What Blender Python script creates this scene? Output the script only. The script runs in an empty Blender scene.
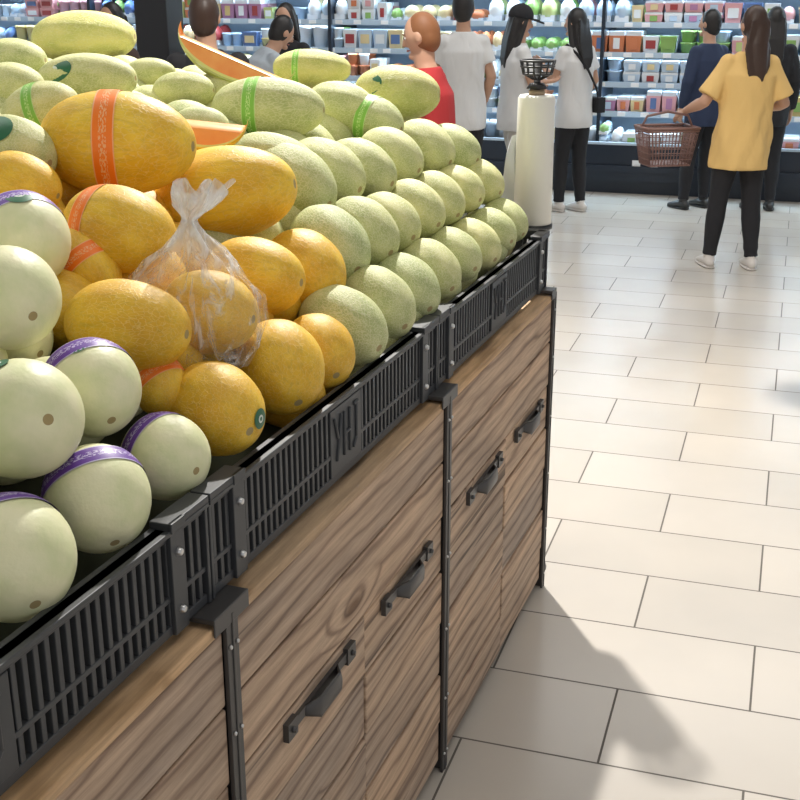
import bpy,bmesh,math,random
from mathutils import Vector,Matrix,noise
random.seed(7)
S=bpy.context.scene
S.view_settings.view_transform='Standard'
TH=math.atan(416/1200)
# ---------------------------------------------------------------- materials
def mat(name,col,rough=.5,metal=0,emit=None,es=1,spec=None):
    m=bpy.data.materials.new(name);m.use_nodes=True
    b=m.node_tree.nodes['Principled BSDF']
    b.inputs['Base Color'].default_value=(*col,1);b.inputs['Roughness'].default_value=rough
    b.inputs['Metallic'].default_value=metal
    if emit:
        b.inputs['Emission Color'].default_value=(*emit,1);b.inputs['Emission Strength'].default_value=es
    return m
class NT:
    def __init__(s,m):s.t=m.node_tree;s.b=s.t.nodes['Principled BSDF']
    def n(s,typ,inp=None,**kw):
        x=s.t.nodes.new(typ)
        for k,v in kw.items():setattr(x,k,v)
        for k,v in (inp or {}).items():
            if isinstance(v,bpy.types.NodeSocket):s.t.links.new(v,x.inputs[k])
            else:x.inputs[k].default_value=v
        return x
    def link(s,a,b):s.t.links.new(a,b)
    def ramp(s,fac,stops):
        r=s.n('ShaderNodeValToRGB',{'Fac':fac});e=r.color_ramp.elements
        e[0].position=stops[0][0];e[0].color=(*stops[0][1],1)
        e[1].position=stops[-1][0];e[1].color=(*stops[-1][1],1)
        for p,c in stops[1:-1]:
            q=e.new(p);q.color=(*c,1)
        return r.outputs[0]
    def mix(s,fac,a,b,blend='MIX'):
        x=s.n('ShaderNodeMix',data_type='RGBA',blend_type=blend)
        for i,v in ((0,fac),(6,a),(7,b)):
            if isinstance(v,bpy.types.NodeSocket):s.link(v,x.inputs[i])
            else:x.inputs[i].default_value=v if i==0 else (*v,1)
        return x.outputs[2]
    def bump(s,h,st,d=.01):
        b=s.n('ShaderNodeBump',{'Height':h,'Strength':st,'Distance':d});s.link(b.outputs[0],s.b.inputs['Normal'])

def m_netted(name,base1,base2,net,scale=11,thr=.07,amt=.6,vary=((.8,.84,.8),(1.1,1.06,.98)),bst=.4):
    m=mat(name,base1,.62);N=NT(m)
    tc=N.n('ShaderNodeTexCoord');oi=N.n('ShaderNodeObjectInfo')
    add=N.n('ShaderNodeVectorMath',{0:tc.outputs['Object'],1:oi.outputs['Random']},operation='ADD')
    mp=N.n('ShaderNodeMapping',{'Vector':add.outputs[0],'Scale':(.75,1,1)})
    ns=N.n('ShaderNodeTexNoise',{'Vector':mp.outputs[0],'Scale':4.,'Detail':3.})
    mm=N.n('ShaderNodeVectorMath',{0:ns.outputs['Color'],1:(.25,.25,.25)},operation='MULTIPLY')
    a2=N.n('ShaderNodeVectorMath',{0:mp.outputs[0],1:mm.outputs[0]},operation='ADD')
    v=N.n('ShaderNodeTexVoronoi',{'Vector':a2.outputs[0],'Scale':scale},feature='DISTANCE_TO_EDGE')
    big=N.n('ShaderNodeTexNoise',{'Vector':add.outputs[0],'Scale':1.7,'Detail':2.})
    bf=N.ramp(big.outputs[0],[(.35,(0,0,0)),(.65,(1,1,1))])
    c=N.mix(bf,base1,base2)
    c2=N.ramp(oi.outputs['Random'],[(0,vary[0]),(1,vary[1])])
    mu=N.mix(1.0,c,c2,'MULTIPLY')
    line=N.ramp(v.outputs['Distance'],[(thr*.3,(amt,)*3),(thr*1.8,(0,0,0))])
    fin=N.mix(line,mu,net)
    N.link(fin,N.b.inputs['Base Color'])
    N.bump(line,bst,.01)
    return m,N,fin
M_NET,_,_=m_netted('netted_rind',(.42,.45,.18),(.61,.60,.29),(.76,.73,.47),15,.08,.5,((.80,.88,.84),(1.10,1.06,.98)),.22)
M_NETY,_,_=m_netted('yellow_green_rind',(.50,.51,.16),(.68,.63,.26),(.76,.73,.40),13,.06,.5)
M_GOLD,N,fin=m_netted('golden_rind',(.74,.405,.014),(.86,.55,.04),(.86,.64,.22),11,.04,.45,((.92,.86,.8),(1.02,1.08,1.0)),.2)
tc=N.n('ShaderNodeTexCoord')
mp=N.n('ShaderNodeMapping',{'Vector':tc.outputs['Object'],'Scale':(1.2,5,5)})
ns=N.n('ShaderNodeTexNoise',{'Vector':mp.outputs[0],'Scale':2.2,'Detail':6.,'Roughness':.7})
f=N.ramp(ns.outputs[0],[(.48,(0,0,0)),(.76,(.6,.6,.6))])
N.link(N.mix(f,fin,(.47,.30,.03)),N.b.inputs['Base Color']);N.b.inputs['Roughness'].default_value=.52
M_HON=mat('honeydew_rind',(.8,.82,.56),.45);N=NT(M_HON)
tc=N.n('ShaderNodeTexCoord');oi=N.n('ShaderNodeObjectInfo')
add=N.n('ShaderNodeVectorMath',{0:tc.outputs['Object'],1:oi.outputs['Random']},operation='ADD')
ns=N.n('ShaderNodeTexNoise',{'Vector':add.outputs[0],'Scale':1.6,'Detail':3.})
N.link(N.ramp(ns.outputs[0],[(.3,(.66,.69,.38)),(.62,(.80,.77,.50))]),N.b.inputs['Base Color'])
n2=N.n('ShaderNodeTexNoise',{'Vector':add.outputs[0],'Scale':9.,'Detail':3.});N.bump(n2.outputs[0],.08)
M_SCAR=mat('stem_scar',(.38,.29,.13),.8)
def m_band(name,col,txt):
    m=mat(name,col,.45);N=NT(m);tc=N.n('ShaderNodeTexCoord')
    sx=N.n('ShaderNodeSeparateXYZ',{0:tc.outputs['UV']})
    mp=N.n('ShaderNodeMapping',{'Vector':tc.outputs['UV'],'Scale':(90,14,1)})
    ns=N.n('ShaderNodeTexNoise',{'Vector':mp.outputs[0],'Scale':1.,'Detail':1.})
    g=N.n('ShaderNodeMath',{0:ns.outputs[0],1:.52},operation='GREATER_THAN')
    a=N.n('ShaderNodeMath',{0:sx.outputs[1],1:.5},operation='SUBTRACT')
    b=N.n('ShaderNodeMath',{0:a.outputs[0]},operation='ABSOLUTE')
    c=N.n('ShaderNodeMath',{0:b.outputs[0],1:.17},operation='LESS_THAN')
    d=N.n('ShaderNodeMath',{0:c.outputs[0],1:g.outputs[0]},operation='MULTIPLY')
    e=N.n('ShaderNodeMath',{0:b.outputs[0],1:.44},operation='GREATER_THAN')
    f=N.n('ShaderNodeMath',{0:d.outputs[0],1:e.outputs[0]},operation='MAXIMUM')
    h=N.n('ShaderNodeMath',{0:f.outputs[0],1:.8},operation='MULTIPLY')
    N.link(N.mix(h.outputs[0],col,txt),N.b.inputs['Base Color'])
    return m
M_PUR=m_band('purple_label',(.13,.045,.32),(.6,.55,.75))
M_ORL=m_band('orange_label',(.90,.20,.010),(.88,.5,.25))
M_GRL=m_band('green_label',(.22,.50,.07),(.6,.75,.35))
M_DGR=mat('green_sticker',(.02,.13,.06),.4);M_WHT=mat('white_sticker',(.6,.66,.6),.4)
M_FLESH=mat('melon_flesh',(.95,.38,.06),.35);N=NT(M_FLESH);tc=N.n('ShaderNodeTexCoord');ns=N.n('ShaderNodeTexNoise',{'Vector':tc.outputs['Object'],'Scale':14.,'Detail':4.})
N.link(N.ramp(ns.outputs[0],[(.3,(.80,.24,.04)),(.7,(.88,.40,.10))]),N.b.inputs['Base Color'])
M_PALE=mat('inner_rind',(.66,.62,.2),.5)
def m_wood(name,c1,c2,c3,knots=True):
    m=mat(name,c1,.7);N=NT(m);tc=N.n('ShaderNodeTexCoord');g=N.n('ShaderNodeNewGeometry')
    r=N.n('ShaderNodeMath',{0:g.outputs['Random Per Island'],1:17.},operation='MULTIPLY')
    cb=N.n('ShaderNodeCombineXYZ',{0:r.outputs[0],1:r.outputs[0],2:r.outputs[0]})
    ad=N.n('ShaderNodeVectorMath',{0:tc.outputs['Object'],1:cb.outputs[0]},operation='ADD')
    mp=N.n('ShaderNodeMapping',{'Vector':ad.outputs[0],'Scale':(1.1,3,4.0)})
    kv=N.n('ShaderNodeMapping',{'Vector':ad.outputs[0],'Scale':(1.7,.01,5.5)})
    vo=N.n('ShaderNodeTexVoronoi',{'Vector':kv.outputs[0],'Scale':1.,'Randomness':1.})
    kn=N.ramp(vo.outputs['Distance'],[(0,(1,1,1)),(.26,(0,0,0))])
    ks=N.n('ShaderNodeVectorMath',{0:kn,1:(.0,.0,.4)},operation='MULTIPLY')
    pos=N.n('ShaderNodeVectorMath',{0:mp.outputs[0],1:ks.outputs[0]},operation='ADD')
    wv=N.n('ShaderNodeTexWave',{'Vector':pos.outputs[0],'Scale':1.8,'Distortion':8.,'Detail':3.,'Detail Scale':.7,'Detail Roughness':.6},bands_direction='Z')
    mp2=N.n('ShaderNodeMapping',{'Vector':ad.outputs[0],'Scale':(5,60,90)})
    ns=N.n('ShaderNodeTexNoise',{'Vector':mp2.outputs[0],'Scale':1.,'Detail':6.,'Roughness':.65})
    mp3=N.n('ShaderNodeMapping',{'Vector':ad.outputs[0],'Scale':(1.5,4,6)})
    n3=N.n('ShaderNodeTexNoise',{'Vector':mp3.outputs[0],'Scale':1.,'Detail':4.})
    mp4=N.n('ShaderNodeMapping',{'Vector':ad.outputs[0],'Scale':(1.6,20,46)})
    n4=N.n('ShaderNodeTexNoise',{'Vector':mp4.outputs[0],'Scale':1.,'Detail':2.})
    c=N.ramp(wv.outputs['Fac'],[(0,c2),(.15,c1),(.6,c3),(1,c3)])
    f=N.ramp(ns.outputs[0],[(.33,(.68,.67,.66)),(.66,(1.10,1.10,1.10))])
    mu=N.mix(1.,c,f,'MULTIPLY')
    f3=N.ramp(n3.outputs[0],[(.3,(.76,.79,.83)),(.7,(1.14,1.09,1.02))])
    mu=N.mix(1.,mu,f3,'MULTIPLY')
    cr=N.ramp(n4.outputs[0],[(.27,(.35,.33,.32)),(.33,(1,1,1))])
    mu=N.mix(1.,mu,cr,'MULTIPLY')
    if knots:
        core=N.ramp(vo.outputs['Distance'],[(.04,(.36,.29,.24)),(.11,(1,1,1))]);mu=N.mix(1.,mu,core,'MULTIPLY')
    rr=N.ramp(g.outputs['Random Per Island'],[(0,(.86,.87,.9)),(1,(1.16,1.10,1.03))])
    N.link(N.mix(1.,mu,rr,'MULTIPLY'),N.b.inputs['Base Color']);N.bump(ns.outputs[0],.35,.004)
    return m
M_WOOD=m_wood('weathered_wood',(.46,.335,.245),(.29,.20,.143),(.55,.41,.30))
M_WOODT=m_wood('raw_wood_edge',(.58,.39,.22),(.45,.29,.15),(.64,.44,.26),False)
M_STEEL=mat('dark_steel',(.08,.077,.077),.42,.5)
M_CRATE=mat('crate_plastic',(.042,.045,.050),.45)
M_BOLT=mat('bolt_zinc',(.6,.6,.6),.3,.9)
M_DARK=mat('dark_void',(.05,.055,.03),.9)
# ---------------------------------------------------------------- mesh helper
class MB:
    def __init__(s):s.bm=bmesh.new();s.mi=0
    def face(s,vs):
        try:
            f=s.bm.faces.new(vs);f.material_index=s.mi;f.smooth=True;return f
        except ValueError:return None
    def box(s,a,b,mi=None,M=None,taper=None):
        if mi is not None:s.mi=mi
        (x0,y0,z0),(x1,y1,z1)=a,b
        c=[Vector(p) for p in((x0,y0,z0),(x1,y0,z0),(x1,y1,z0),(x0,y1,z0),(x0,y0,z1),(x1,y0,z1),(x1,y1,z1),(x0,y1,z1))]
        if taper:
            cx,cy=(x0+x1)/2,(y0+y1)/2
            for i in range(4):c[i]=Vector((cx+(c[i].x-cx)*taper,cy+(c[i].y-cy)*taper,c[i].z))
        if M:c=[M@p for p in c]
        v=[s.bm.verts.new(p) for p in c]
        for q in((3,2,1,0),(4,5,6,7),(0,1,5,4),(1,2,6,5),(2,3,7,6),(3,0,4,7)):
            f=s.face([v[i] for i in q])
            if f:f.smooth=False
    def tube(s,pts,rad,side=(1,0,0),seg=16,mi=None,cap=True,rnd=False):
        if mi is not None:s.mi=mi
        P=[Vector(p) for p in pts];R=[(r,r) if not isinstance(r,(tuple,list)) else r for r in rad];side=Vector(side)
        if rnd: # rounded ends
            d0=(P[0]-P[1]).normalized();d1=(P[-1]-P[-2]).normalized();r0,r1=R[0],R[-1]
            P=[P[0]+d0*min(r0)*.8,P[0]+d0*min(r0)*.45]+P+[P[-1]+d1*min(r1)*.45,P[-1]+d1*min(r1)*.8]
            R=[(r0[0]*.4,r0[1]*.4),(r0[0]*.82,r0[1]*.82)]+R+[(r1[0]*.82,r1[1]*.82),(r1[0]*.4,r1[1]*.4)]
        rings=[];n=len(P)
        for i in range(n):
            T=(P[min(i+1,n-1)]-P[max(i-1,0)]).normalized()
            Sd=side-T*side.dot(T)
            if Sd.length<1e-3:Sd=Vector((0,1,0))-T*T.y
            Sd.normalize();F=T.cross(Sd)
            rings.append([s.bm.verts.new(P[i]+Sd*math.cos(2*math.pi*k/seg)*R[i][0]+F*math.sin(2*math.pi*k/seg)*R[i][1]) for k in range(seg)])
        for i in range(n-1):
            for k in range(seg):s.face([rings[i][k],rings[i][(k+1)%seg],rings[i+1][(k+1)%seg],rings[i+1][k]])
        if cap:
            s.face(rings[0][::-1]);s.face(rings[-1])
        return rings
    def ell(s,c,r,seg=20,rings=12,mi=None,M=None,fn=None):
        if mi is not None:s.mi=mi
        c=Vector(c);rows=[]
        def mk(x,y,z):
            p=Vector((x,y,z))
            if fn:p=fn(p)
            p=Vector((p.x*r[0],p.y*r[1],p.z*r[2]))
            if M:p=M@p
            return s.bm.verts.new(c+p)
        top=mk(0,0,1);bot=mk(0,0,-1)
        for i in range(1,rings):
            t=math.pi*i/rings
            rows.append([mk(math.sin(t)*math.cos(2*math.pi*k/seg),math.sin(t)*math.sin(2*math.pi*k/seg),math.cos(t)) for k in range(seg)])
        for k in range(seg):
            s.face([top,rows[0][k],rows[0][(k+1)%seg]]);s.face([bot,rows[-1][(k+1)%seg],rows[-1][k]])
        for i in range(len(rows)-1):
            for k in range(seg):s.face([rows[i][k],rows[i+1][k],rows[i+1][(k+1)%seg],rows[i][(k+1)%seg]])
    def mesh(s,name,mats):
        me=bpy.data.meshes.new(name);bmesh.ops.recalc_face_normals(s.bm,faces=s.bm.faces);s.bm.to_mesh(me);s.bm.free()
        for m in mats:me.materials.append(m)
        return me
    def obj(s,name,mats,parent=None,M=None,bevel=0):
        o=bpy.data.objects.new(name,s.mesh(name,mats));S.collection.objects.link(o)
        if M:o.matrix_world=M
        if parent:o.parent=parent
        if bevel:
            b=o.modifiers.new('bevel','BEVEL');b.width=bevel;b.segments=2;b.limit_method='ANGLE';b.angle_limit=.7
        return o
def empty(name,M=None):
    e=bpy.data.objects.new(name,None);S.collection.objects.link(e);e.empty_display_size=.1
    if M:e.matrix_world=M
    return e
# ---------------------------------------------------------------- frames
AZ=math.radians(90-20.2)
Yl=Vector((-math.sin(AZ),math.cos(AZ),0))
MST=Matrix.Translation(Yl*.73)@Matrix.Rotation(AZ,4,'Z')
TA=math.radians(-17.8)
MTL=Matrix.Rotation(TA,4,'Z')
# ---------------------------------------------------------------- camera
cam=bpy.data.cameras.new('camera');cam.sensor_width=36;cam.lens=54
co=bpy.data.objects.new('camera',cam);S.collection.objects.link(co)
co.location=(0,0,1.75);co.rotation_euler=(math.pi/2-TH,0,0);S.camera=co
# ---------------------------------------------------------------- floor etc
mf=mat('floor_tile',(.7,.65,.58),.22);N=NT(mf)
tc=N.n('ShaderNodeTexCoord');mp=N.n('ShaderNodeMapping',{'Vector':tc.outputs['Object'],'Location':(.625,.24,0)})
br=N.n('ShaderNodeTexBrick',{'Vector':mp.outputs[0],'Color1':(.55,.51,.455,1),'Color2':(.61,.565,.505,1),'Mortar':(.12,.105,.09,1),'Scale':1.,'Mortar Size':.003,'Mortar Smooth':.1,'Bias':0.,'Brick Width':.67,'Row Height':.335},offset=.5,offset_frequency=2)
ns=N.n('ShaderNodeTexNoise',{'Vector':tc.outputs['Object'],'Scale':1.3,'Detail':4.})
rp=N.ramp(ns.outputs[0],[(.3,(.9,.9,.91)),(.7,(1.04,1.03,1.02))])
N.link(N.mix(1.,br.outputs['Color'],rp,'MULTIPLY'),N.b.inputs['Base Color'])
rr=N.ramp(br.outputs['Fac'],[(0,(.24,.24,.24)),(1,(.7,.7,.7))]);N.link(rr,N.b.inputs['Roughness'])
N.bump(br.outputs['Fac'],-.3,.002)
b=MB();b.box((-12,-4,-.1),(8,12.4,0));b.obj('floor',[mf],M=MTL)
mc=mat('ceiling_paint',(.6,.6,.6),.8)
b=MB();b.box((-12,-4,4.2),(8,12.4,4.3));b.obj('ceiling',[mc],M=MTL)
mw=mat('wall_paint',(.25,.27,.3),.7)
b=MB();b.box((-12,11.75,0),(8,11.9,4.2));b.obj('wall_back',[mw],M=MTL)
# ---------------------------------------------------------------- refrigerated shelves
QF=10.67
m_fr=mat('fridge_dark',(.012,.02,.035),.35);m_fw=mat('fridge_inner',(.32,.42,.54),.5)
m_lip=mat('price_rail',(.45,.55,.65),.4);m_led=mat('led_strip',(1,1,1),.5,emit=(.66,.86,1),es=26)
m_tag=mat('price_tag',(.85,.85,.85),.5)
root=empty('refrigerated_display_case',MTL)
b=MB();X0,X1=-9.2,3.4
b.box((X0,QF+.06,.0),(X1,QF+.9,.16),0);b.box((X0,QF,.12),(X1,QF+.9,.36),0);b.box((X0,QF-.03,.2),(X1,QF,.25),0)
b.box((X0,QF-.0,.36),(X1,QF+.05,.44),0);b.box((X0,QF-.005,.425),(X1,QF+.055,.445),2)
b.box((X0,QF+.86,.36),(X1,QF+.95,2.15),1)
b.box((X0,QF+.05,2.0),(X1,QF+.95,2.2),0)
LV=[.40,.68,.93,1.18,1.43,1.68]
for i,z in enumerate(LV[1:]):
    b.box((X0,QF+.22,z-.02),(X1,QF+.86,z),1);b.box((X0,QF+.2,z-.035),(X1,QF+.22,z+.012),2)
    b.box((X0,QF+.235,z-.035),(X1,QF+.26,z-.022),3)
    x=X0+.1
    while x<X1-.1:
        b.box((x,QF+.193,z-.028),(x+.07,QF+.199,z+.008),4);x+=random.uniform(.12,.3)
b.box((X0,QF+.1,1.98),(X1,QF+.16,2.0),3)
x=X0
while x<=X1+.01:
    b.box((x-.015,QF+.16,.36),(x+.015,QF+.9,2.1),0);x+=2.52
for x in(-1.3,-1.15,.3):
    b.box((x,QF-.012,.22),(x+.07,QF-.0,.30),4)
b.obj('case_body',[m_fr,m_fw,m_lip,m_led,m_tag],parent=root)
pc=[(.75,.78,.8),(.55,.62,.25),(.65,.22,.1),(.25,.42,.12),(.75,.62,.35),(.35,.05,.05),(.5,.62,.75),(.75,.4,.42),(.12,.2,.42),(.65,.5,.2),(.8,.82,.84),(.45,.22,.38)]
pm=[mat('package_%d'%i,c,.3) for i,c in enumerate(pc)]
b=MB()
for li,z in enumerate(LV):
    x=X0+.04
    while x<X1-.25:
        kind=random.randrange(4);mi=random.choice([0,0,6,10]+list(range(12)));rep=random.randint(1,4)
        w=random.uniform(.09,.16);h=random.uniform(.08,.2)
        for k in range(rep):
            if x>X1-.25:break
            for row in range(2):
                y=QF+(.225 if li else .075)+row*.2
                for st in range(2 if h<.105 else 1):
                    zz=z+.002+st*(h+.003)
                    if zz+h>z+.22:continue
                    m2=mi if random.random()>.3 else random.choice([10,0,6,4,7,3])
                    if kind==0:
                        b.box((x,y,zz),(x+w,y+.17,zz+h*.8),m2,taper=.85);b.box((x+.004,y+.004,zz+h*.8),(x+w-.004,y+.166,zz+h),0)
                        b.box((x+w*.3,y-.002,zz+h*.2),(x+w*.7,y+.0,zz+h*.7),random.randrange(12))
                    elif kind==1:
                        b.tube([(x+w/2,y+.08,zz),(x+w/2,y+.08,zz+h*.85),(x+w/2,y+.08,zz+h*.86),(x+w/2,y+.08,zz+h)],[w*.38,w*.46,w*.5,w*.5],seg=10,mi=m2)
                    elif kind==2:
                        b.box((x,y,zz),(x+w,y+.1,zz+h*1.05),m2,taper=.8);b.box((x+w*.2,y-.003,zz+h*.3),(x+w*.8,y+.01,zz+h*.8),random.choice([0,5,3,8,4]))
                    else:
                        b.ell((x+w/2,y+.09,zz+h*.5),(w*.48,.09,h*.5),seg=10,rings=6,mi=m2)
                        b.box((x+w*.1,y+.02,zz),(x+w*.9,y+.16,zz+h*.3),10)
            x+=w+.008
        x+=random.uniform(0,.02)
b.obj('packaged_goods',pm,parent=root)
# dark store column
b=MB();b.box((-.17,-.17,.0),(.17,.17,.3),0);b.box((-.13,-.13,.3),(.13,.13,4.0),0);b.box((-.16,-.16,4.0),(.16,.16,4.2),0)
b.obj('store_column',[mat('column_black',(.015,.015,.018),.4)],M=Matrix.Translation((-1.76,9.2,0))@Matrix.Rotation(TA,4,'Z'),bevel=.01)
# unseen lamp shape, added to cast the dark patch on the aisle floor
b=MB();b.tube([(0,0,2.62),(0,0,4.2)],[.004,.004],seg=6,mi=0)
b.tube([(0,0,2.63),(0,0,2.60),(0,0,2.56),(0,0,2.49),(0,0,2.485)],[.015,.025,.055,.080,.076],seg=28,mi=0);b.ell((0,0,2.485),(.025,.025,.025),seg=12,rings=8,mi=1)
b.obj('unseen_shadow_caster',[mat('shadow_caster_dark',(.03,.03,.035),.4),mat('shadow_caster_bulb',(.7,.7,.68),.2)],M=Matrix.Translation((.655,4.985,0)))
# ---------------------------------------------------------------- wooden stand
stand=empty('wooden_market_stand',MST)
posts=[-.66,.32,1.30,2.28,3.25]
wb=MB()
W1=1.95;PZ=[.908,.785,.655,.525,.395,.265,.135,.03]
for a,c in zip(posts[:-1],posts[1:]):
    a+=.016;c-=.016
    mid=(a+c)/2+.02
    for i in range(7):
        z1,z0=PZ[i]-.0028,PZ[i+1]+.0028
        if i<2:wb.box((a,.004,z0),(c,.024,z1),0)
        else:
            wb.box((a,.004+.003*(i%2),z0),(mid-.002,.024,z1),0);wb.box((mid+.002,.004+.003*((i+1)%2),z0),(c,.024,z1),0)
    wb.box((a,.0,.9085),(c,.075,.927),1)
    wb.box((a-.02,.076,.89),(c+.02,W1,.93),1)
XE=posts[-1]
for i in range(7):
    z1,z0=PZ[i:i+2];wb.box((XE-.02,.03,z0+.003),(XE-.003,W1,z1-.002),0)
    wb.box((-.66,.03,z0+.003),(-.645,W1,z1-.002),0);wb.box((-.64,W1-.02,z0+.003),(XE-.02,W1,z1-.002),0)
wb.box((-.64,.03,.02),(XE-.025,W1-.03,.04),0)
wb.obj('wood_planks',[M_WOOD,M_WOODT],parent=stand,bevel=.003)
mb=MB()
for i,p in enumerate(posts):
    l,r=(p-.017,p-.001),(p+.001,p+.017)
    if i>0:mb.box((l[0],-.004,.0),(l[1],.003,.935),0)
    if i<len(posts)-1:mb.box((r[0],-.004,.0),(r[1],.003,.935),0)
    mb.box((p-.003,-.006,0),(p+.003,.03,.93),0)
    for z in(.05,.2,.38,.56,.74,.88):
        for x in((p-.010) if i>0 else p+.010,(p+.010) if i<len(posts)-1 else p-.010):
            mb.tube([(x,-.004,z),(x,-.008,z)],[.004,.003],seg=8,side=(1,0,0),mi=1)
    a,c=max(p-.05,posts[0]),min(p+.05,posts[-1])
    mb.box((a,-.004,.934),(c,.09,.942),0);mb.box((a,-.005,.915),(c,-.002,.942),0)
mb.box((XE-.004,-.004,0),(XE+.003,.05,.93),0);mb.box((XE-.004,W1-.05,0),(XE+.003,W1,.93),0)
mb.obj('steel_frame',[M_STEEL,M_BOLT],parent=stand,bevel=.0015)
hb=MB()
for a,c in zip(posts[:-1],posts[1:]):
    for f in(.305,.745):
        x=a+(c-a)*f;z=.628
        hb.box((x-.125,-.003,z-.009),(x+.125,.004,z+.009),0)
        hb.box((x-.14,-.006,z-.016),(x-.105,.004,z+.016),0);hb.box((x+.105,-.006,z-.016),(x+.14,.004,z+.016),0)
        for xx in(x-.124,x+.124):hb.tube([(xx,-.004,z),(xx,-.012,z)],[.006,.004],seg=8,mi=0)
        hb.tube([(x-.07,-.001,z),(x-.045,-.016,z-.004),(x-.04,-.018,z-.006),(x+.04,-.018,z-.006),(x+.045,-.016,z-.004),(x+.07,-.001,z)],[(.003,.010),(.004,.018),(.004,.021),(.004,.021),(.004,.018),(.003,.010)],side=(0,1,0),seg=8,mi=0)
hb.obj('drawer_handles',[M_STEEL],parent=stand)
# ---------------------------------------------------------------- black crate fence
def letters(b,x,z,h,y,M=None):
    def st(x0,z0,x1,z1):
        a=Vector((x0,y,z0));c=Vector((x1,y,z1));b.tube([a,c],[.0035,.0035],seg=6,side=(0,1,0),mi=0)
    st(x-.055,z+h,x-.04,z);st(x-.025,z+h,x-.045,z-h)
    st(x-.012,z+h,x-.012,z-h);st(x+.012,z+h,x+.012,z-h);st(x-.012,z,x+.012,z)
    st(x+.03,z+h,x+.05,z+h);st(x+.042,z+h,x+.042,z-h*.6);st(x+.042,z-h*.6,x+.028,z-h)
def fence(b,x0,x1,logo=True):
    """plastic crate side running along X, outer face at y=0"""
    zb,zt=0,.150
    b.box((x0,0,zb),(x1,.016,zb+.014),0);b.box((x0,0,zb+.048),(x1,.012,zb+.056),0)
    b.box((x0,0,zt-.016),(x1,.016,zt),0);b.box((x0,-.007,zt-.007),(x1,.024,zt),0)
    e=.10
    for a,c in((x0,x0+e),(x1-e,x1)):
        b.box((a,-.007,zt),(c,.024,zt+.010),0)
    for a in(x0+e-.034,x1-e):
        b.box((a,-.006,zb),(a+.034,.014,zt+.002),0);b.box((a,-.009,zt-.004),(a+.034,-.002,zt+.010),0)
        for z in(.032,.115):b.tube([(a+.017,-.005,z),(a+.017,-.012,z)],[.0065,.0045],seg=10,side=(1,0,0),mi=1)
    b.box((x0,-.004,zb),(x0+.007,.016,zt),0);b.box((x1-.007,-.004,zb),(x1,.016,zt),0)
    m=(x0+x1)/2;b.mi=0
    if logo:
        b.box((m-.068,-.001,zb+.014),(m+.068,.012,zt-.016),0);letters(b,m,.078,.040,-.002)
    n=int((x1-x0)/.0195)
    for i in range(n+1):
        x=x0+(x1-x0)*i/n
        if logo and abs(x-m)<.07:continue
        w=.0045
        b.box((x-w,.001,zb+.01),(x+w,.011,zt-.012),0)
crate=empty('crate_fence',MST)
b=MB()
for a,c in zip(posts[:-1],posts[1:]):
    fence(b,a+.002,c-.002)
b.bm.transform(Matrix.Translation((0,.028,.943)))
b.obj('crate_front_panels',[M_CRATE,M_BOLT],parent=crate,bevel=.0012)
b=MB()
for k in range(2):fence(b,.03+k*.95,.03+(k+1)*.95)
b.bm.transform(Matrix.Translation((XE,0,.943))@Matrix.Rotation(math.pi/2,4,'Z'))
b.obj('crate_end_panels',[M_CRATE,M_BOLT],parent=crate)
# ---------------------------------------------------------------- melons
TAB=[(0,1.06),(.06,1.10),(.1,1.14),(.2,1.23),(.3,1.31),(.45,1.39),(.6,1.44),(.9,1.52),(1.2,1.56),(1.5,1.56),(2,1.54)]
def zc(s,w):
    z=TAB[-1][1]
    for (a,za),(c,zb_) in zip(TAB[:-1],TAB[1:]):
        if w<=c:
            z=za+(zb_-za)*max(0,(w-a))/(c-a);break
    return z+.06*min(1,max(0,(s-2.3)/.8))*min(1,max(0,(w-.08)/.3))*(1-min(1,max(0,(w-.5)/.4)))
def melon_mesh(name,m,power=.94,egg=.05,ribs=0):
    b=MB();seg,rg=44,28;rows=[]
    def P(x,r,a):
        rr=r*(1-egg*x)*(1+ribs*math.cos(10*a)*r)
        return b.bm.verts.new((x,rr*math.cos(a),rr*math.sin(a)))
    e0=b.bm.verts.new((.965,0,0));e1=b.bm.verts.new((-.985,0,0))
    for i in range(1,rg):
        t=math.pi*i/rg;x=math.cos(t);r=math.sin(t)**power
        if i==1:x=.978;r*=.8
        if i==rg-1:x=-.988;r*=.7
        rows.append([P(x,r,2*math.pi*k/seg) for k in range(seg)])
    for k in range(seg):
        b.mi=1;b.face([e0,rows[0][k],rows[0][(k+1)%seg]]);b.mi=0;b.face([e1,rows[-1][(k+1)%seg],rows[-1][k]])
    for i in range(len(rows)-1):
        for k in range(seg):b.face([rows[i][k],rows[i+1][k],rows[i+1][(k+1)%seg],rows[i][(k+1)%seg]])
    return b.mesh(name,[m,M_SCAR])
ME={'H':melon_mesh('honeydew_mesh',M_HON,.98,.02),'G':melon_mesh('golden_mesh',M_GOLD,.93,.05,.008),
    'N':melon_mesh('netted_mesh',M_NET,.92,.05,.012),'Y':melon_mesh('yellowgreen_mesh',M_NETY,.92,.05,.01)}
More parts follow.
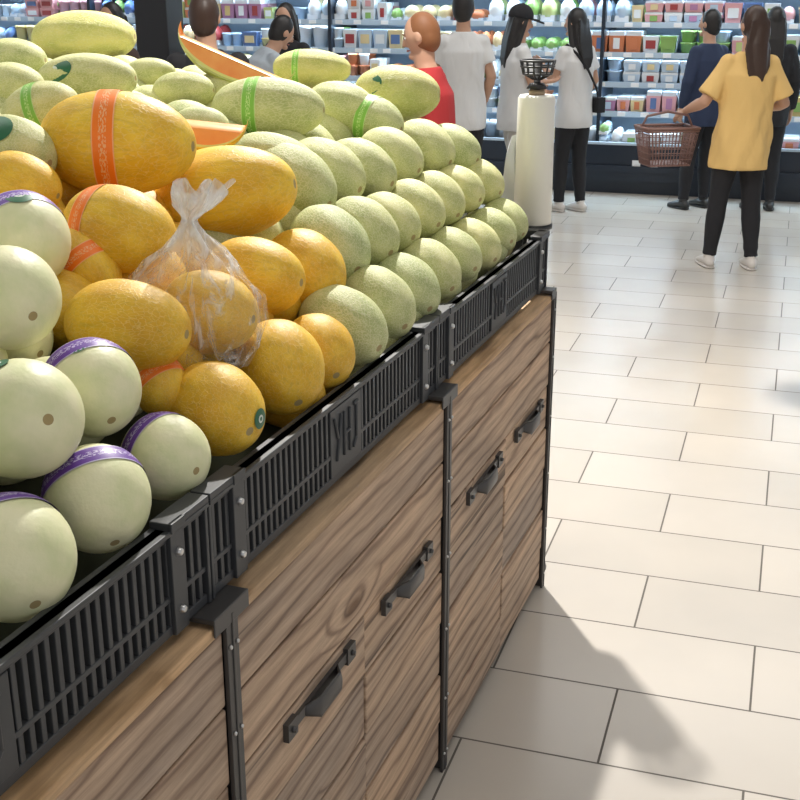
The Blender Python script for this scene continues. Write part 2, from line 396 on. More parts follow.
def ring_mesh(x0,x1,m,power=.94,off=1.014,tilt=0):
    bm=bmesh.new();uv=bm.loops.layers.uv.new();seg=64;rows=[]
    for j in range(5):
        f=j/4;row=[]
        for k in range(seg+1):
            a=2*math.pi*k/seg;x=x0+(x1-x0)*f+tilt*math.cos(a)
            x=max(-.97,min(.97,x));r=(1-x*x)**(power/2)
            row.append(bm.verts.new((x*1.0,r*off*(1-.05*x)*math.cos(a),r*off*(1-.05*x)*math.sin(a))))
        rows.append(row)
    for j in range(4):
        for k in range(seg):
            f=bm.faces.new([rows[j][k],rows[j][k+1],rows[j+1][k+1],rows[j+1][k]]);f.smooth=True
            for l,(uu,vv) in zip(f.loops,((k,j),(k+1,j),(k+1,j+1),(k,j+1))):l[uv].uv=(uu/seg,vv/4)
    me=bpy.data.meshes.new('band');bm.to_mesh(me);bm.free();me.materials.append(m);return me
def sticker(par,dirw,ang,mats,sc=1.02):
    c=dirw.normalized();u=c.orthogonal().normalized();v=c.cross(u)
    b=MB();prev=None
    cen=b.bm.verts.new(c*sc)
    for j in range(1,6):
        a=ang*j/5;b.mi=1 if j in(2,) else 0
        ring=[b.bm.verts.new((c*math.cos(a)+(u*math.cos(2*math.pi*k/28)+v*math.sin(2*math.pi*k/28))*math.sin(a))*sc) for k in range(28)]
        for k in range(28):
            if prev:b.face([prev[k],ring[k],ring[(k+1)%28],prev[(k+1)%28]])
            else:b.face([cen,ring[k],ring[(k+1)%28]])
        prev=ring
    return b.obj('round_sticker',mats,parent=par)
# basis used to orient fruit: leaning-back vertical and outwards-to-aisle directions
CUP=Vector((0,.327,.945));CTO=Vector((0,-.945,.327))
NAMES={'H':'honeydew_melon','G':'golden_hami_melon','N':'netted_cantaloupe','Y':'netted_cantaloupe'}
def put(kind,p,axis,L,D,parent=None,roll=None):
    o=bpy.data.objects.new(NAMES[kind],ME[kind]);S.collection.objects.link(o)
    a=Vector(axis).normalized();q=a.to_track_quat('X','Z').to_matrix().to_4x4()
    o.matrix_world=Matrix.Translation(MST@Vector(p))@q@Matrix.Rotation(random.uniform(0,6) if roll is None else roll,4,'X')@Matrix.Diagonal((L/2,D/2,D/2,1))
    if parent:o.parent=parent
    return o
def child(o,name,me):
    c=bpy.data.objects.new(name,me);S.collection.objects.link(c);c.parent=o;return c
def melon(kind,s,w,z,D,ratio,al,be,bands=(),stick=None,tilt=0):
    """s along the stand, w depth from its front, z height, D diameter (all cm)"""
    al,be=math.radians(al),math.radians(be)
    ax=math.cos(be)*(math.cos(al)*Vector((1,0,0))+math.sin(al)*CUP)+math.sin(be)*CTO
    o=put(kind,(s/100,w/100,z/100),ax,D*ratio/100,D/100)
    for x0,x1,m in bands:child(o,'label_band',ring_mesh(x0,x1,m,tilt=tilt))
    if stick:
        dw=(Vector((stick[0],0,0))+CUP*stick[1]+CTO*(1-stick[0]**2-stick[1]**2)**.5)
        n=o.matrix_world.to_3x3().transposed()@dw
        sticker(o,n,stick[2],[M_DGR,M_WHT])
    return o
P_,O_,G_=M_PUR,M_ORL,M_GRL
melon('H',146.9,41.3,138.8,14.3,1.05,-50,35,[(-.45,.0,P_)],(.1,.85,.3))
melon('H',130.4,31.7,134.7,14.1,1.05,-30,40)
melon('H',129.3,18.7,123.6,13.1,1.05,-50,35,[(-.6,-.12,P_)],(-.2,.85,.3))
melon('H',112.5,17.2,125.2,14.7,1.05,0,50,[(-.9,-.6,P_)],(-.3,.88,.2))
melon('H',117.0,10.6,113.8,13.3,1.06,-60,30,[(-.55,-.15,P_)])
melon('H',133.2,10.4,113.4,12.1,1.05,-20,35,[(-.5,-.05,P_)])
melon('H',100.0,10.6,113.5,14.2,1.05,-50,35,[(-.75,-.35,P_)])
melon('G',189.0,50.9,147.8,18.6,1.55,-4,8,[(-.2,.08,O_)],tilt=.12)
melon('G',163.9,35.3,137.6,14.1,1.35,-15,15,[(-.62,-.32,O_)])
melon('G',204.6,37.8,137.1,18.0,1.55,6,10)
melon('G',146.0,23.3,127.4,13.8,1.4,-8,15,(),(-.75,.35,.25))
melon('G',187.0,23.5,125.7,14.2,1.35,-8,20)
melon('G',203.5,21.1,123.6,14.8,1.2,-40,35)
melon('G',162.7,19.0,125.8,13.3,1.2,-10,20)
melon('G',149,11,115,13.8,1.15,-30,35,(),(.92,-.1,.22))
melon('G',171,11,115,14.6,1.15,-60,35)
melon('G',184,10,114,13.0,1.1,-50,40)
melon('G',170,58,143,10.2,1.4,-20,10)
melon('G',158,38,133,9.6,1.4,-50,10,[(-.2,.2,O_)])
melon('G',146,19,119,8.8,1.2,-50,20,[(-.2,.2,O_)])
for s,w,z,D in((198,11,115,14.2),(216,11,115,13.5),(232,11,114.5,13.2),(247.5,11,115,12.6),(264,11,115,12.2),(279.5,10.5,114.5,11.8),(295,10.5,115,11.3),(310,11,115,10.8)):
    melon('N',s,w,z,D,1.3,-38+random.uniform(-7,7),30+random.uniform(-8,8))
for s,w,z,D in((220,23,125,15.0),(235,22,125,14.0),(249.5,21.5,124.5,12.8),(265,21,125,13.0),(280.5,20.5,125,12.4),(296,20,125,11.8),(313,19.5,124.5,11.8)):
    melon('N',s,w,z,D,1.3,-38+random.uniform(-7,7),28+random.uniform(-8,8))
for s,w,z,D in((232,37,135,16.2),(248,36,135,14.8),(261,33,134,14.0),(279,32,135,13.2),(299,30,135,13.0),(313,27,133,12.4)):
    melon('N',s,w,z,D,1.35,-32+random.uniform(-7,7),24)
melon('N',234,42,138,14.2,1.5,-15,15)
melon('N',263,57,147,14.8,1.85,-3,8,[(-.35,-.1,G_)])
melon('Y',313,68,153,10.4,2.1,-3,5,[(-.45,-.28,G_)])
melon('Y',313,43,147,14.8,1.6,-4,8,(),(-.55,.15,.4))
melon('N',290,50,145,13.4,1.4,-10,15)
melon('N',291,42,142,12.8,1.4,-20,20,[(-.2,.15,G_)])
melon('Y',313,141,160,15.6,2.0,0,5)
melon('N',244,94,154,12.0,2.0,0,8,(),(-.45,.2,.5))
melon('N',203,77,151,11.8,1.4,15,15,[(-.1,.2,G_)])
melon('N',225,101,153,11.8,1.4,0,15)
melon('N',178,65,147,12.4,1.3,-20,20,(),(-.3,.5,.5))
melon('N',267,82,150,9.8,1.6,0,10)
melon('N',278,98,153,8.2,1.7,0,10)
melon('N',267,132,156,11.8,1.6,0,10)
melon('N',276,76,149,10.6,1.6,0,10)
melon('N',237,61,145,9.6,1.4,0,10)
# hidden supporting layer
fill=empty('melon_pile_underlayer')
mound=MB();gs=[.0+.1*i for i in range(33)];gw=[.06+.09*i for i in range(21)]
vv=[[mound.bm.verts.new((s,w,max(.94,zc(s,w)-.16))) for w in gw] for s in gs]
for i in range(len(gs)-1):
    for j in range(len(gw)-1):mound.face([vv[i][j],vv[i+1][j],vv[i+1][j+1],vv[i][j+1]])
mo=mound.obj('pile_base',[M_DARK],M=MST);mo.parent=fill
w=.14;row=0
while w<1.85:
    s=.1+(row%2)*.065
    while s<3.15:
        k='N'
        if w<.8 and s<1.42+.15*w:k='H'
        elif w<.75 and s<1.98+.1*w:k='G'
        if not(w<.2 and .85<s<1.75):
            ax=(.9+random.uniform(-.1,.1),-.35+random.uniform(-.3,.3),-.35)
            o=put(k,(s,w+random.uniform(-.01,.01),zc(s,w)-(.085 if s<2.2 and w<.8 else .07)),ax,.16,.125,parent=fill);o.name='buried_melon'
        s+=.128
    w+=.125;row+=1
def wedge(name,p,L,R,ang,axis,face_dir,rind):
    b=MB();n=28;m=10;ha=math.radians(ang/2)
    prof=[]
    for i in range(n+1):
        tt=math.pi*i/n;prof.append((math.cos(tt)*L/2,math.sin(tt)**.9*R))
    def pt(x,r,a):return (x,r*math.sin(a),-r*math.cos(a))
    outer=[[b.bm.verts.new(pt(x,r,-ha+2*ha*j/m)) for j in range(m+1)] for x,r in prof]
    b.mi=0
    for i in range(n):
        for j in range(m):b.face([outer[i][j],outer[i+1][j],outer[i+1][j+1],outer[i][j+1]])
    for sgn in(-1,1):
        lay=[]
        for q in range(4):
            row=[]
            for x,r in prof:
                rr=[min(R*.42,r*.9),r*.88,r*.95,r][q];row.append(b.bm.verts.new(pt(x,rr,sgn*ha)))
            lay.append(row)
        for q in range(3):
            b.mi=[1,2,0][q]
            for i in range(n):
                f=b.face([lay[q][i],lay[q][i+1],lay[q+1][i+1],lay[q+1][i]])
                if f:f.smooth=False
        if sgn==-1:l0=lay[0]
        else:
            b.mi=1
            for i in range(n):b.face([l0[i],l0[i+1],lay[0][i+1],lay[0][i]])
    o=b.obj(name,[rind,M_FLESH,M_PALE])
    X=Vector(axis).normalized();Z=Vector(face_dir);Z=(Z-X*Z.dot(X)).normalized();Y=Z.cross(X)
    Mx=Matrix((X,Y,Z)).transposed().to_4x4();Mx.translation=MST@Vector(p);o.matrix_world=Mx
    return o
wedge('cut_melon_slice',(2.784,.724,1.606),.31,.10,70,Vector((1,0,0))*.92-CUP*.40,CTO*.25+CUP*.85-Vector((.2,0,0)),M_NETY)
wedge('cut_melon_slice',(2.198,.497,1.500),.17,.075,90,Vector((1,0,0))*.95-CUP*.1,CTO*.5+CUP*.8,M_GOLD)
# ---------------------------------------------------------------- plastic bag
mbag=bpy.data.materials.new('clear_plastic');mbag.use_nodes=True
nt=mbag.node_tree;nt.nodes.clear();out=nt.nodes.new('ShaderNodeOutputMaterial')
tr=nt.nodes.new('ShaderNodeBsdfTransparent');gl=nt.nodes.new('ShaderNodeBsdfPrincipled');mx=nt.nodes.new('ShaderNodeMixShader')
gl.inputs['Base Color'].default_value=(.85,.85,.85,1);gl.inputs['Roughness'].default_value=.12
ns=nt.nodes.new('ShaderNodeTexNoise');ns.inputs['Scale'].default_value=13;ns.inputs['Detail'].default_value=3;ns.inputs['Distortion'].default_value=2.5
tcn=nt.nodes.new('ShaderNodeTexCoord');mpn=nt.nodes.new('ShaderNodeMapping');mpn.inputs['Scale'].default_value=(1.6,1.6,.6)
nt.links.new(tcn.outputs['Object'],mpn.inputs[0]);nt.links.new(mpn.outputs[0],ns.inputs['Vector'])
rp=nt.nodes.new('ShaderNodeValToRGB');e=rp.color_ramp.elements;e[0].position=.48;e[0].color=(.08,.08,.08,1);e[1].position=.72;e[1].color=(.62,.62,.62,1)
sx=nt.nodes.new('ShaderNodeSeparateXYZ');nt.links.new(tcn.outputs['Object'],sx.inputs[0])
mr=nt.nodes.new('ShaderNodeMapRange');mr.inputs[1].default_value=.05;mr.inputs[2].default_value=.13;mr.inputs[3].default_value=0;mr.inputs[4].default_value=.35;nt.links.new(sx.outputs[2],mr.inputs[0])
ad=nt.nodes.new('ShaderNodeMath');ad.operation='ADD'
nt.links.new(ns.outputs[0],rp.inputs[0]);nt.links.new(rp.outputs[0],ad.inputs[0]);nt.links.new(mr.outputs[0],ad.inputs[1])
bp=nt.nodes.new('ShaderNodeBump');bp.inputs['Strength'].default_value=1;bp.inputs['Distance'].default_value=.012
nt.links.new(ns.outputs[0],bp.inputs['Height']);nt.links.new(bp.outputs[0],gl.inputs['Normal'])
nt.links.new(ad.outputs[0],mx.inputs[0]);nt.links.new(tr.outputs[0],mx.inputs[1]);nt.links.new(gl.outputs[0],mx.inputs[2]);nt.links.new(mx.outputs[0],out.inputs[0])
b=MB();prof=[(-.088,.03),(-.08,.06),(-.05,.082),(-.01,.092),(.03,.090),(.06,.076),(.085,.058),(.105,.040),(.125,.024),(.14,.013),(.148,.010),(.156,.016),(.17,.03),(.185,.040),(.2,.043)]
rows=[];seg=56
for i,(z,r) in enumerate(prof):
    row=[];f=max(0,(z-.05)/.1)
    for k in range(seg):
        a=2*math.pi*k/seg
        rip=1+ (.04+.13*min(1,f))*math.sin(9*a+z*30)+.05*math.sin(17*a-z*60)
        nz=noise.noise(Vector((math.cos(a)*2,math.sin(a)*2,z*25)))*.014
        x=(r*rip+nz)*math.cos(a);y=(r*rip*.9+nz)*math.sin(a)
        if z<.1:x-=max(0,-math.cos(a))**3*.04*max(0,1-abs(z-.05)/.07)
        x+= -.025*min(1,max(0,z/.14)) + .5*max(0,z-.148)
        row.append(b.bm.verts.new((x,y,z+.012*math.sin(5*a)*max(0,(z-.15)/.05))))
    rows.append(row)
for i in range(len(rows)-1):
    for k in range(seg):b.face([rows[i][k],rows[i][(k+1)%seg],rows[i+1][(k+1)%seg],rows[i+1][k]])
b.face(rows[0][::-1])
X=Vector((1,0,0));Z=(CUP*.95+CTO*.15).normalized();Y=Z.cross(X);Mx=Matrix((X,Y,Z)).transposed().to_4x4();Mx.translation=MST@Vector((1.612,.188,1.258))
b.obj('plastic_produce_bag',[mbag],M=Mx)
# ---------------------------------------------------------------- bag roll dispenser
disp=empty('bag_roll_dispenser',MST@Matrix.Translation((3.36,.10,0)))
b=MB()
b.tube([(0,0,.0),(0,0,.02)],[.085,.08],seg=24,mi=0);b.tube([(0,0,.02),(0,0,1.55)],[.010,.010],seg=12,mi=0)
b.tube([(0,0,1.085),(0,0,1.097)],[.058,.058],seg=28,mi=0);b.tube([(0,0,1.06),(0,0,1.086)],[.02,.03],seg=16,mi=0)
b.tube([(0,0,1.475),(0,0,1.49)],[.03,.02],seg=16,mi=0)
for z,r in((1.515,.040),(1.535,.046),(1.55,.048)):
    pts=[(r*math.cos(a*math.pi/12),r*math.sin(a*math.pi/12),z) for a in range(25)];b.tube(pts,[.003]*25,side=(0,0,1),seg=6,cap=False,mi=0)
for k in range(14):
    a=2*math.pi*k/14;b.tube([(.012*math.cos(a),.012*math.sin(a),1.50),(.04*math.cos(a),.04*math.sin(a),1.515),(.048*math.cos(a),.048*math.sin(a),1.55)],[.0025]*3,seg=6,mi=0)
b.obj('steel_stand',[mat('dispenser_black',(.02,.02,.022),.4)],parent=disp)
b=MB();b.tube([(0,0,1.098),(0,0,1.10),(0,0,1.45),(0,0,1.458)],[.052,.055,.052,.046],seg=40,mi=0);b.tube([(0,0,1.458),(0,0,1.472)],[.022,.022],seg=20,mi=1)
b.obj('bag_roll',[mat('roll_plastic',(.84,.82,.74),.35),mat('roll_core',(.4,.3,.2),.8)],parent=disp)
b=MB()
rows=[]
for i in range(14):
    f=i/13;row=[]
    for j in range(8):
        g=j/7;row.append(b.bm.verts.new((-.01+.012*math.sin(7*f+g*3),.045+.075*g*(.25+f*.75)+.006*math.sin(9*g+4*f),1.36-.20*f-.02*g)))
    rows.append(row)
for i in range(13):
    for j in range(7):b.face([rows[i][j],rows[i][j+1],rows[i+1][j+1],rows[i+1][j]])
b.obj('loose_bag',[mat('loose_plastic',(.7,.72,.74),.3)],parent=disp)
# ---------------------------------------------------------------- people
skin=mat('skin',(.52,.30,.20),.5);lipm=mat('lips',(.42,.14,.12),.5);eyem=mat('eye',(.02,.015,.012),.2);eyew=mat('eye_white',(.65,.63,.6),.3)
hairm=mat('hair_black',(.012,.010,.010),.45);hairb=mat('hair_brown',(.04,.018,.010),.45);hairo=mat('hair_auburn',(.22,.085,.03),.6)
def cloth(name,c,r=.85):
    m=mat(name,c,r);N=NT(m);tc=N.n('ShaderNodeTexCoord')
    mp=N.n('ShaderNodeMapping',{'Vector':tc.outputs['Object'],'Scale':(9,9,4)})
    ns=N.n('ShaderNodeTexNoise',{'Vector':mp.outputs[0],'Scale':1.2,'Detail':1.5,'Distortion':.6});N.bump(ns.outputs[0],.5,.03)
    return m
C=dict(yellow=cloth('shirt_yellow',(.74,.49,.18)),white=cloth('shirt_white',(.66,.66,.66)),black=cloth('cloth_black',(.013,.013,.016)),navy=cloth('cloth_navy',(.022,.035,.08)),
 red=cloth('shirt_red',(.38,.022,.025)),beige=cloth('pants_beige',(.50,.46,.41)),grey=cloth('shirt_grey',(.42,.47,.52)),brown=cloth('cloth_brown',(.08,.05,.04)))
shoew=mat('shoe_white',(.62,.58,.54),.5);shoek=mat('shoe_black',(.02,.02,.02),.4)
def person(name,loc,yaw,H,top,pants,hair='long',hm=hairm,la=None,ra=None,feet=((-.055,0),(.055,0)),lean=0,shoe=shoew,male=False,
           hem=.43,sleeve=.62,loose=1.0,wide=1.0,headyaw=0,cap=False,puff=1.0,hlen=0,sway=0,nod=0):
    root=empty(name,Matrix.Translation((loc[0],loc[1],0))@Matrix.Rotation(math.radians(yaw),4,'Z'))
    sw=.112 if male else .098
    la=la or ((-sw-.026,-.012,.655),(-sw-.012,.045,.515));ra=ra or ((sw+.022,-.012,.655),(sw+.020,.03,.505))
    LR=Matrix.Translation((0,0,.52))@Matrix.Rotation(-lean,4,'X')@Matrix.Rotation(sway,4,'Y')@Matrix.Translation((-sway*.02,0,-.52))
    def U(p):
        p=Vector(p);f=max(0,min(1,(p.z-.46)/.1));return p.lerp(LR@p,f)*H
    def A(p):return (LR@Vector(p))*H
    sc=lambda R:[tuple(x*H for x in r) if isinstance(r,tuple) else r*H for r in R]
    shl,shr=(-sw+.018,-.004,.793),(sw-.018,-.004,.793)
    b=MB()
    tz=[(.46,.08,.06),(.50,.092,.066),(.55,.084,.06),(.61,.072,.054),(.68,.080,.058),(.75,.086,.056),(.785,.078,.047),(.808,.058,.040),(.826,.038,.035),(.85,.031,.033),(.88,.030,.033),(.91,.03,.034)]
    b.tube([U((0,-.004 if z<.84 else .003,z)) for z,_,_ in tz],sc([(x,y) for _,x,y in tz]),seg=20)
    def headfn(p):
        x,y,z=p
        if z<0:x*=1+.30*z;y=y*(1+.12*z)+(.06 if y>0 else .25)*(-z)*(.5)
        if y>.6 and abs(x)<.6:y=y*.97
        return Vector((x,y,z))
    HM=Matrix.Rotation(math.radians(headyaw),3,'Z')@Matrix.Rotation(-math.radians(nod),3,'X');HC=Vector((0,.010,.932))
    L3=LR.to_3x3()
    def HP(p):return A(HC+HM@Vector(p))
    hs=(.043*H,.053*H,.065*H);HR=L3@HM
    b.ell(A(HC),hs,seg=24,rings=18,M=HR,fn=headfn)
    b.tube([HP((0,.050,.010)),HP((0,.057,-.006)),HP((0,.061,-.014)),HP((0,.052,-.020))],sc([.004,.006,.0075,.005]),seg=8)
    b.ell(HP((0,.040,-.052)),(.016*H,.014*H,.012*H),seg=10,rings=6,M=HR)
    for sx in(-1,1):b.ell(HP((sx*.044,-.002,-.004)),(.006*H,.012*H,.018*H),seg=10,rings=6,M=HR)
    arms=[]
    for sgn,(e,w),sh in((-1,la,shl),(1,ra,shr)):
        e,w,s0=A(e),A(w),A(sh)
        b.tube([s0,s0.lerp(e,.35),s0.lerp(e,.8),e,e.lerp(w,.3),e.lerp(w,.8),w],sc([.024,.026,.023,.023,.024,.017,.0145]),seg=14,rnd=True)
        arms.append((sgn,s0,e,w))
    legs=[]
    for (fx,fy),sgn in zip(feet,(-1,1)):
        hip=Vector((sgn*.046,0,.49))*H;an=Vector((fx,fy,.045))*H
        kn=hip.lerp(an,.5)+Vector((0,.012+.3*max(0,abs(fy)-.03),0))*H
        b.tube([hip,hip.lerp(kn,.4),hip.lerp(kn,.85),kn,kn.lerp(an,.3),kn.lerp(an,.75),an],sc([.052,.047,.034,.032,.034,.023,.019]),seg=14,rnd=True)
        legs.append((sgn,hip,kn,an))
    o=b.obj('body',[skin],parent=root)
    r=o.modifiers.new('r','REMESH');r.mode='VOXEL';r.voxel_size=.0085;r.use_smooth_shade=True
    sm=o.modifiers.new('s','SMOOTH');sm.iterations=3;sm.factor=.5
    b=MB()
    for sx in(-1,1):
        b.ell(HP((sx*.018,.0445,.004)),(.0078*H,.004*H,.0045*H),seg=10,rings=6,mi=1,M=HR)
        b.ell(HP((sx*.018,.0475,.004)),(.0038*H,.003*H,.0040*H),seg=8,rings=6,mi=0,M=HR)
        b.tube([HP((sx*.009,.0495,.014)),HP((sx*.018,.050,.017)),HP((sx*.028,.043,.014))],sc([.0015,.002,.0012]),seg=6,mi=2)
    b.tube([HP((-.013,.0455,-.034)),HP((0,.0515,-.033)),HP((.013,.0455,-.034))],sc([.0015,.0036,.0015]),seg=8,mi=3)
    b.obj('face_features',[eyem,eyew,hm,lipm],parent=root)
    b=MB()
    for sgn,s0,e,w in arms:
        D=(w-e).normalized()
        F=Vector((0,1,0))-D*D.y
        if F.length<.3:F=Vector((0,0,1))-D*D.z
        F.normalize();Nn=D.cross(F)*( -sgn)
        k=H
        b.tube([w-D*.01*k,w+D*.015*k,w+D*.04*k,w+D*.055*k],[(.014*k,.010*k),(.020*k,.010*k),(.023*k,.010*k),(.021*k,.008*k)],side=F,seg=12,rnd=True)
        for i,(off,ln) in enumerate(((.0165,.040),(.0055,.045),(-.0055,.042),(-.0165,.033))):
            q=w+D*.05*k+F*off*k
            q1=q+(D*.95+Nn*.25)*ln*.45*k;q2=q1+(D*.8+Nn*.6)*ln*.32*k;q3=q2+(D*.55+Nn*.8)*ln*.25*k
            b.tube([q,q1,q2,q3],[.0050*k,.0048*k,.0043*k,.0036*k],seg=8,rnd=True)
        q=w+D*.014*k+F*.017*k;q1=q+(D*.6+F*.7+Nn*.2)*.022*k;q2=q1+(D*.85+F*.3+Nn*.35)*.022*k
        b.tube([q,q1,q2],[.0065*k,.0058*k,.0045*k],seg=8,rnd=True)
    b.obj('hands',[skin],parent=root)
    # shirt with folded cloth surface
    b=MB();g=.009*loose;ph=loc[0]*7
    def fold(a,z,amt):return 1+amt*(math.sin(5*a+ph+z*22)*.5+math.sin(9*a-z*35+ph)*.3+math.sin(3*a+z*14)*.4)
    tz=[(hem,.094,.072),(hem+.02,.095,.073),(.47,.097,.074),(.52,.094,.068),(.56,.089,.065),(.60,.084,.062),(.64,.085,.062),(.68,.087,.063),(.72,.091,.063),(.755,.094,.062),(.785,.090,.056),(.81,.074,.048),(.828,.054,.042),(.838,.042,.040)]
    rg=b.tube([U((0,-.004,z)) for z,_,_ in tz],sc([(x+(g if z<.77 else .004),y+(g if z<.77 else .004)) for z,x,y in tz]),seg=40)
    for i,(z,_,_) in enumerate(tz):
        c=U((0,-.004,z));amt=.05*loose*max(0,min(1,(.76-z)/.2))
        for k,vx in enumerate(rg[i]):
            f=fold(2*math.pi*k/40,z,amt);vx.co=Vector((c.x+(vx.co.x-c.x)*f,c.y+(vx.co.y-c.y)*f,vx.co.z))
    for sgn,s0,e,w in arms:
        if sleeve<=1:
            en=s0.lerp(e,sleeve);b.tube([s0,s0.lerp(en,.3),s0.lerp(en,.7),en],sc([.035,.036,(.033+.004*loose,.036+.005*loose),(.032+.007*loose,.035+.009*loose)]),seg=20)
        else:
            b.tube([s0,s0.lerp(e,.5),s0.lerp(e,.9),e,e.lerp(w,.2),e.lerp(w,.5),e.lerp(w,.95)],sc([.036,.035,.031,.033,.030,.028,.023]),seg=18)
        b.ell(s0,(.037*H,.037*H,.037*H),seg=16,rings=10)
    o=b.obj('shirt',[C[top]],parent=root)
    r=o.modifiers.new('r','REMESH');r.mode='VOXEL';r.voxel_size=.009;r.use_smooth_shade=True
    sm=o.modifiers.new('s','SMOOTH');sm.iterations=5;sm.factor=.5
    b=MB()
    b.tube([Vector((0,-.002,z))*H for z in(.585,.55,.50,.465,.44)],sc([(.078,.060),(.090,.066),(.097,.073),(.096,.072),(.08,.06)]),seg=24)
    for sgn,hip,kn,an in legs:
        q=wide;P=[];R=[]
        for f,r0 in((0,.055),(.2,.053),(.4,.050),(.65,.044),(.85,.039),(1,.038)):P.append(hip.lerp(kn,f));R.append(r0*(1 if f<.3 else (.6+.4*q)))
        for f,r0 in((.15,.037),(.3,.038),(.5,.035),(.7,.031),(.82,.030),(.9,.027)):
            P.append(kn.lerp(an,f));R.append(r0*q*(1+(.07 if f>.5 else 0)*math.sin(f*60+sgn)))
        P.append(an+Vector((0,0,.005*H)));R.append(.029*q)
        b.tube(P,sc(R),seg=18)
    o=b.obj('trousers',[C[pants]],parent=root)
    r=o.modifiers.new('r','REMESH');r.mode='VOXEL';r.voxel_size=.009;r.use_smooth_shade=True
    sm=o.modifiers.new('s','SMOOTH');sm.iterations=3;sm.factor=.5
    b=MB()
    for sgn,hip,kn,an in legs:
        x,y=an.x,an.y;k=H
        b.tube([(x,y-.030*k,.022*k),(x,y-.015*k,.030*k),(x,y+.02*k,.028*k),(x+sgn*.004*k,y+.06*k,.019*k),(x+sgn*.006*k,y+.095*k,.014*k)],
               [(.018*k,.018*k),(.023*k,.024*k),(.026*k,.023*k),(.029*k,.016*k),(.024*k,.011*k)],seg=16,rnd=True)
        b.tube([(x,y,.035*k),(x,y-.002*k,.06*k)],[(.022*k,.024*k),(.023*k,.024*k)],seg=14)
        b.tube([(x,y-.034*k,.006*k),(x,y-.01*k,.006*k),(x+sgn*.004*k,y+.05*k,.006*k),(x+sgn*.006*k,y+.095*k,.006*k)],[(.019*k,.006*k),(.025*k,.006*k),(.030*k,.006*k),(.025*k,.006*k)],seg=16,rnd=True)
    b.obj('shoes',[shoe],parent=root)
    b=MB()
    def hs_(c,r,**k):b.ell(HP(c),tuple(v*H for v in r),M=HR,**k)
    if hair=='bald':
        hs_((0,-.012,.008),(.046,.0515,.0625),seg=24,rings=16);hs_((0,-.022,-.008),(.0445,.039,.050),seg=20,rings=12)
    else:
        hs_((0,-.010,.010),(.0475*puff,.0525*puff,.0650),seg=28,rings=18)
    if hair=='short':
        hs_((0,-.022,-.012),(.043,.039,.05),seg=20,rings=12)
    if hair=='long':
        q=[HP((0,-.015,.03)),HP((0,-.028,-.01)),A((0,-.038,.86)),A((.002,-.050,.81)),A((.004,-.062,.765)),A((.006,-.066,.72-hlen))]
        b.tube(q,sc([(.043,.034),(.046,.034),(.044,.030),(.041,.022),(.033,.015),(.016,.008)]),seg=20,rnd=True)
        for sx in(-1,1):
            b.tube([HP((sx*.034,.010,.035)),HP((sx*.044,.004,-.01)),A((sx*.044,-.010,.86)),A((sx*.044,-.028,.81)),A((sx*.036,-.05,.77))],sc([.011,.012,.014,.014,.007]),seg=10,rnd=True)
    if hair=='loose':
        q=[HP((0,-.02,.02)),HP((.004,-.034,-.02)),A((.010,-.045,.86)),A((.016,-.062,.81)),A((.022,-.072,.77)),A((.028,-.072,.735))]
        b.tube(q,sc([(.044,.036),(.045,.036),(.040,.030),(.034,.022),(.026,.016),(.010,.008)]),seg=20,rnd=True)
        b.tube([HP((.03,.0,.03)),HP((.043,-.01,-.02)),A((.050,-.035,.84)),A((.050,-.058,.79)),A((.044,-.066,.755))],sc([.013,.014,.015,.012,.005]),seg=10,rnd=True)
    if hair in('long','loose'):
        for k in range(12):
            x=(k-5.5)*.0068;b.tube([HP((x,-.050,.02)),A((x*1.0,-.066,.85)),A((x*.8+random.uniform(-.004,.004)+.006,-.078,.77)),A((x*.55+.01,-.076,.72+random.uniform(-.008,.008)))],sc([.004,.006,.006,.003]),seg=6)
    o=b.obj('hair',[hm],parent=root)
    r=o.modifiers.new('r','REMESH');r.mode='VOXEL';r.voxel_size=.0065;r.use_smooth_shade=True
    sm=o.modifiers.new('s','SMOOTH');sm.iterations=2
    if cap:
        b=MB();b.ell(HP((0,-.005,.026)),(.054*H,.062*H,.060*H),seg=28,rings=16,M=HR,fn=lambda p:Vector((p.x,p.y,max(p.z,-.15))))
        q=[HP((0,.03,.020)),HP((0,.068,.020)),HP((0,.102,.012)),HP((0,.114,.008))];b.tube(q,sc([(.046,.005),(.046,.004),(.036,.003),(.016,.002)]),seg=18)
        b.ell(HP((0,-.005,.086)),(.005*H,.005*H,.003*H),seg=8,rings=5,M=HR)
        b.obj('baseball_cap',[C['black']],parent=root)
    return root,A
person('woman_in_yellow_shirt',(2.15,7.68),0,1.62,'yellow','black','loose',hairb,
   la=((-.160,-.012,.650),(-.205,.095,.605)),ra=((.148,-.01,.650),(.12,.11,.62)),feet=((-.082,.02),(.075,-.02)),hem=.40,sleeve=.85,loose=1.9,headyaw=20,sway=.02)
bk=empty('shopping_basket',Matrix.Translation((1.70,7.79,.655))@Matrix.Rotation(math.radians(10),4,'Z'))
b=MB();w0,d0,w1,d1,h=.135,.09,.17,.12,.235
def bp_(f,i,t):
    ww,dd=w0+(w1-w0)*f,d0+(d1-d0)*f
    c=[(-ww,-dd),(ww,-dd),(ww,dd),(-ww,dd)];a,e=c[i],c[(i+1)%4];return Vector((a[0]+(e[0]-a[0])*t,a[1]+(e[1]-a[1])*t,h*f))
b.box((-w0,-d0,0),(w0,d0,.01))
for i in range(4):
    n=14 if i%2==0 else 10
    for k in range(n+1):b.tube([bp_(0,i,k/n),bp_(1,i,k/n)],[.0032,.0032],seg=5)
    for f in(.0,.17,.34,.5,.67,.84):b.tube([bp_(f,i,0),bp_(f,i,1)],[.0032]*2,seg=5)
    b.tube([bp_(1,i,0),bp_(1,i,1)],[.009,.009],seg=8)
    b.tube([bp_(.93,i,0),bp_(.93,i,1)],[.007,.007],seg=8)
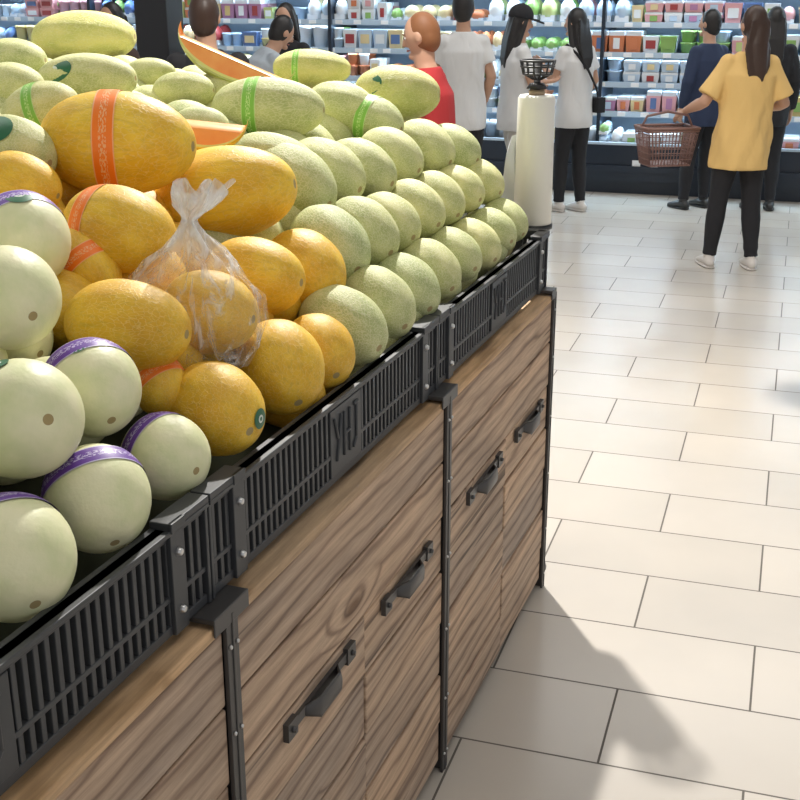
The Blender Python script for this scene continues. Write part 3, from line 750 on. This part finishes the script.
b.tube([(-w1,0,h),(-w1*.8,0,h+.07),(0,0,h+.095),(w1*.8,0,h+.07),(w1,0,h)],[.008]*5,side=(0,1,0),seg=8)
b.obj('basket_mesh',[mat('basket_plastic',(.22,.12,.10),.5)],parent=bk)
person('woman_wearing_cap',(.90,9.5),-75,1.585,'white','beige','long',hairm,la=((-.11,.03,.665),(-.06,.12,.62)),ra=((.115,.03,.66),(.07,.12,.66)),wide=1.45,loose=1.5,cap=True,sleeve=.7,nod=8,feet=((-.05,.04),(.055,-.02)))
pS,AS=person('woman_with_crossbody_bag',(1.38,9.75),35,1.57,'white','black','long',hairm,la=((-.12,.03,.67),(-.11,.11,.72)),ra=((.125,-.01,.655),(.12,.08,.55)),loose=1.1,feet=((-.05,.03),(.045,-.03)),headyaw=15,sway=-.02)
b=MB();k=1.57
b.tube([Vector(p)*k for p in((-.06,.05,.80),(-.066,-.0,.832),(-.055,-.062,.79),(0,-.092,.71),(.06,-.094,.62),(.105,-.064,.55),(.11,.0,.54))],[(.012,.005)]*7,side=(0,0,1),seg=8)
b.box((.08*k,-.09*k,.50*k),(.13*k,.02*k,.575*k))
b.obj('crossbody_bag',[C['black']],parent=pS,bevel=.015)
person('man_in_white_shirt',(.46,9.1),5,1.70,'white','black','short',hairm,ra=((.122,-.012,.655),(.110,.06,.545)),la=((-.12,.04,.67),(-.08,.15,.66)),loose=1.0,headyaw=-15)
person('man_in_red_shirt',(.17,6.2),75,1.62,'red','navy','bald',hairo,male=True,lean=.08,la=((-.13,.05,.67),(-.1,.18,.62)),ra=((.13,.04,.67),(.1,.16,.62)),loose=1.5,sleeve=.8,nod=10)
person('woman_with_long_hair',(-.86,9.5),160,1.61,'black','black','long',hairm)
person('shopper_in_grey_shirt',(-1.14,8.9),-60,1.62,'grey','navy','short',hairm,lean=.5,la=((-.12,.08,.66),(-.08,.2,.62)),ra=((.12,.08,.66),(.08,.2,.62)),loose=1.6)
person('man_in_dark_shirt',(-1.02,6.6),10,1.70,'black','black','short',hairb,male=True,headyaw=-20)
person('woman_in_brown_top',(-1.92,8.4),150,1.63,'brown','black','long',hairm,sleeve=2)
person('shopper_in_navy_jacket',(2.45,9.9),25,1.56,'navy','black','short',hairm,sleeve=2,shoe=shoek,feet=((-.09,0),(.04,0)),headyaw=20)
person('shopper_in_black_outfit',(2.93,9.8),-10,1.58,'black','black','long',hairm,sleeve=2,shoe=shoek)
# ---------------------------------------------------------------- lights
w=bpy.data.worlds.new('World');S.world=w;w.use_nodes=True
w.node_tree.nodes['Background'].inputs[0].default_value=(.97,.98,1,1);w.node_tree.nodes['Background'].inputs[1].default_value=.68
def area(name,loc,sx,sy,e,col=(1,.98,.95),target=None):
    l=bpy.data.lights.new(name,'AREA');l.shape='RECTANGLE';l.size=sx;l.size_y=sy;l.energy=e;l.color=col
    o=bpy.data.objects.new(name,l);S.collection.objects.link(o);o.location=loc
    if target:o.rotation_euler=(Vector(target)-Vector(loc)).to_track_quat('-Z','Y').to_euler()
    return o
area('ceiling_light_near',(.8,1.2,4.1),2.5,1.5,20)
area('ceiling_light_mid',(1.5,5.8,4.1),3.5,2.,35)
area('ceiling_light_far',(1.5,8.8,4.1),6,1.2,90)
area('ceiling_light_left',(-2.5,4,4.1),2.,2.5,35)
area('track_light',(.0,4.93,3.8),.08,.08,225,(1,.965,.91),target=(.3,2.6,.5))
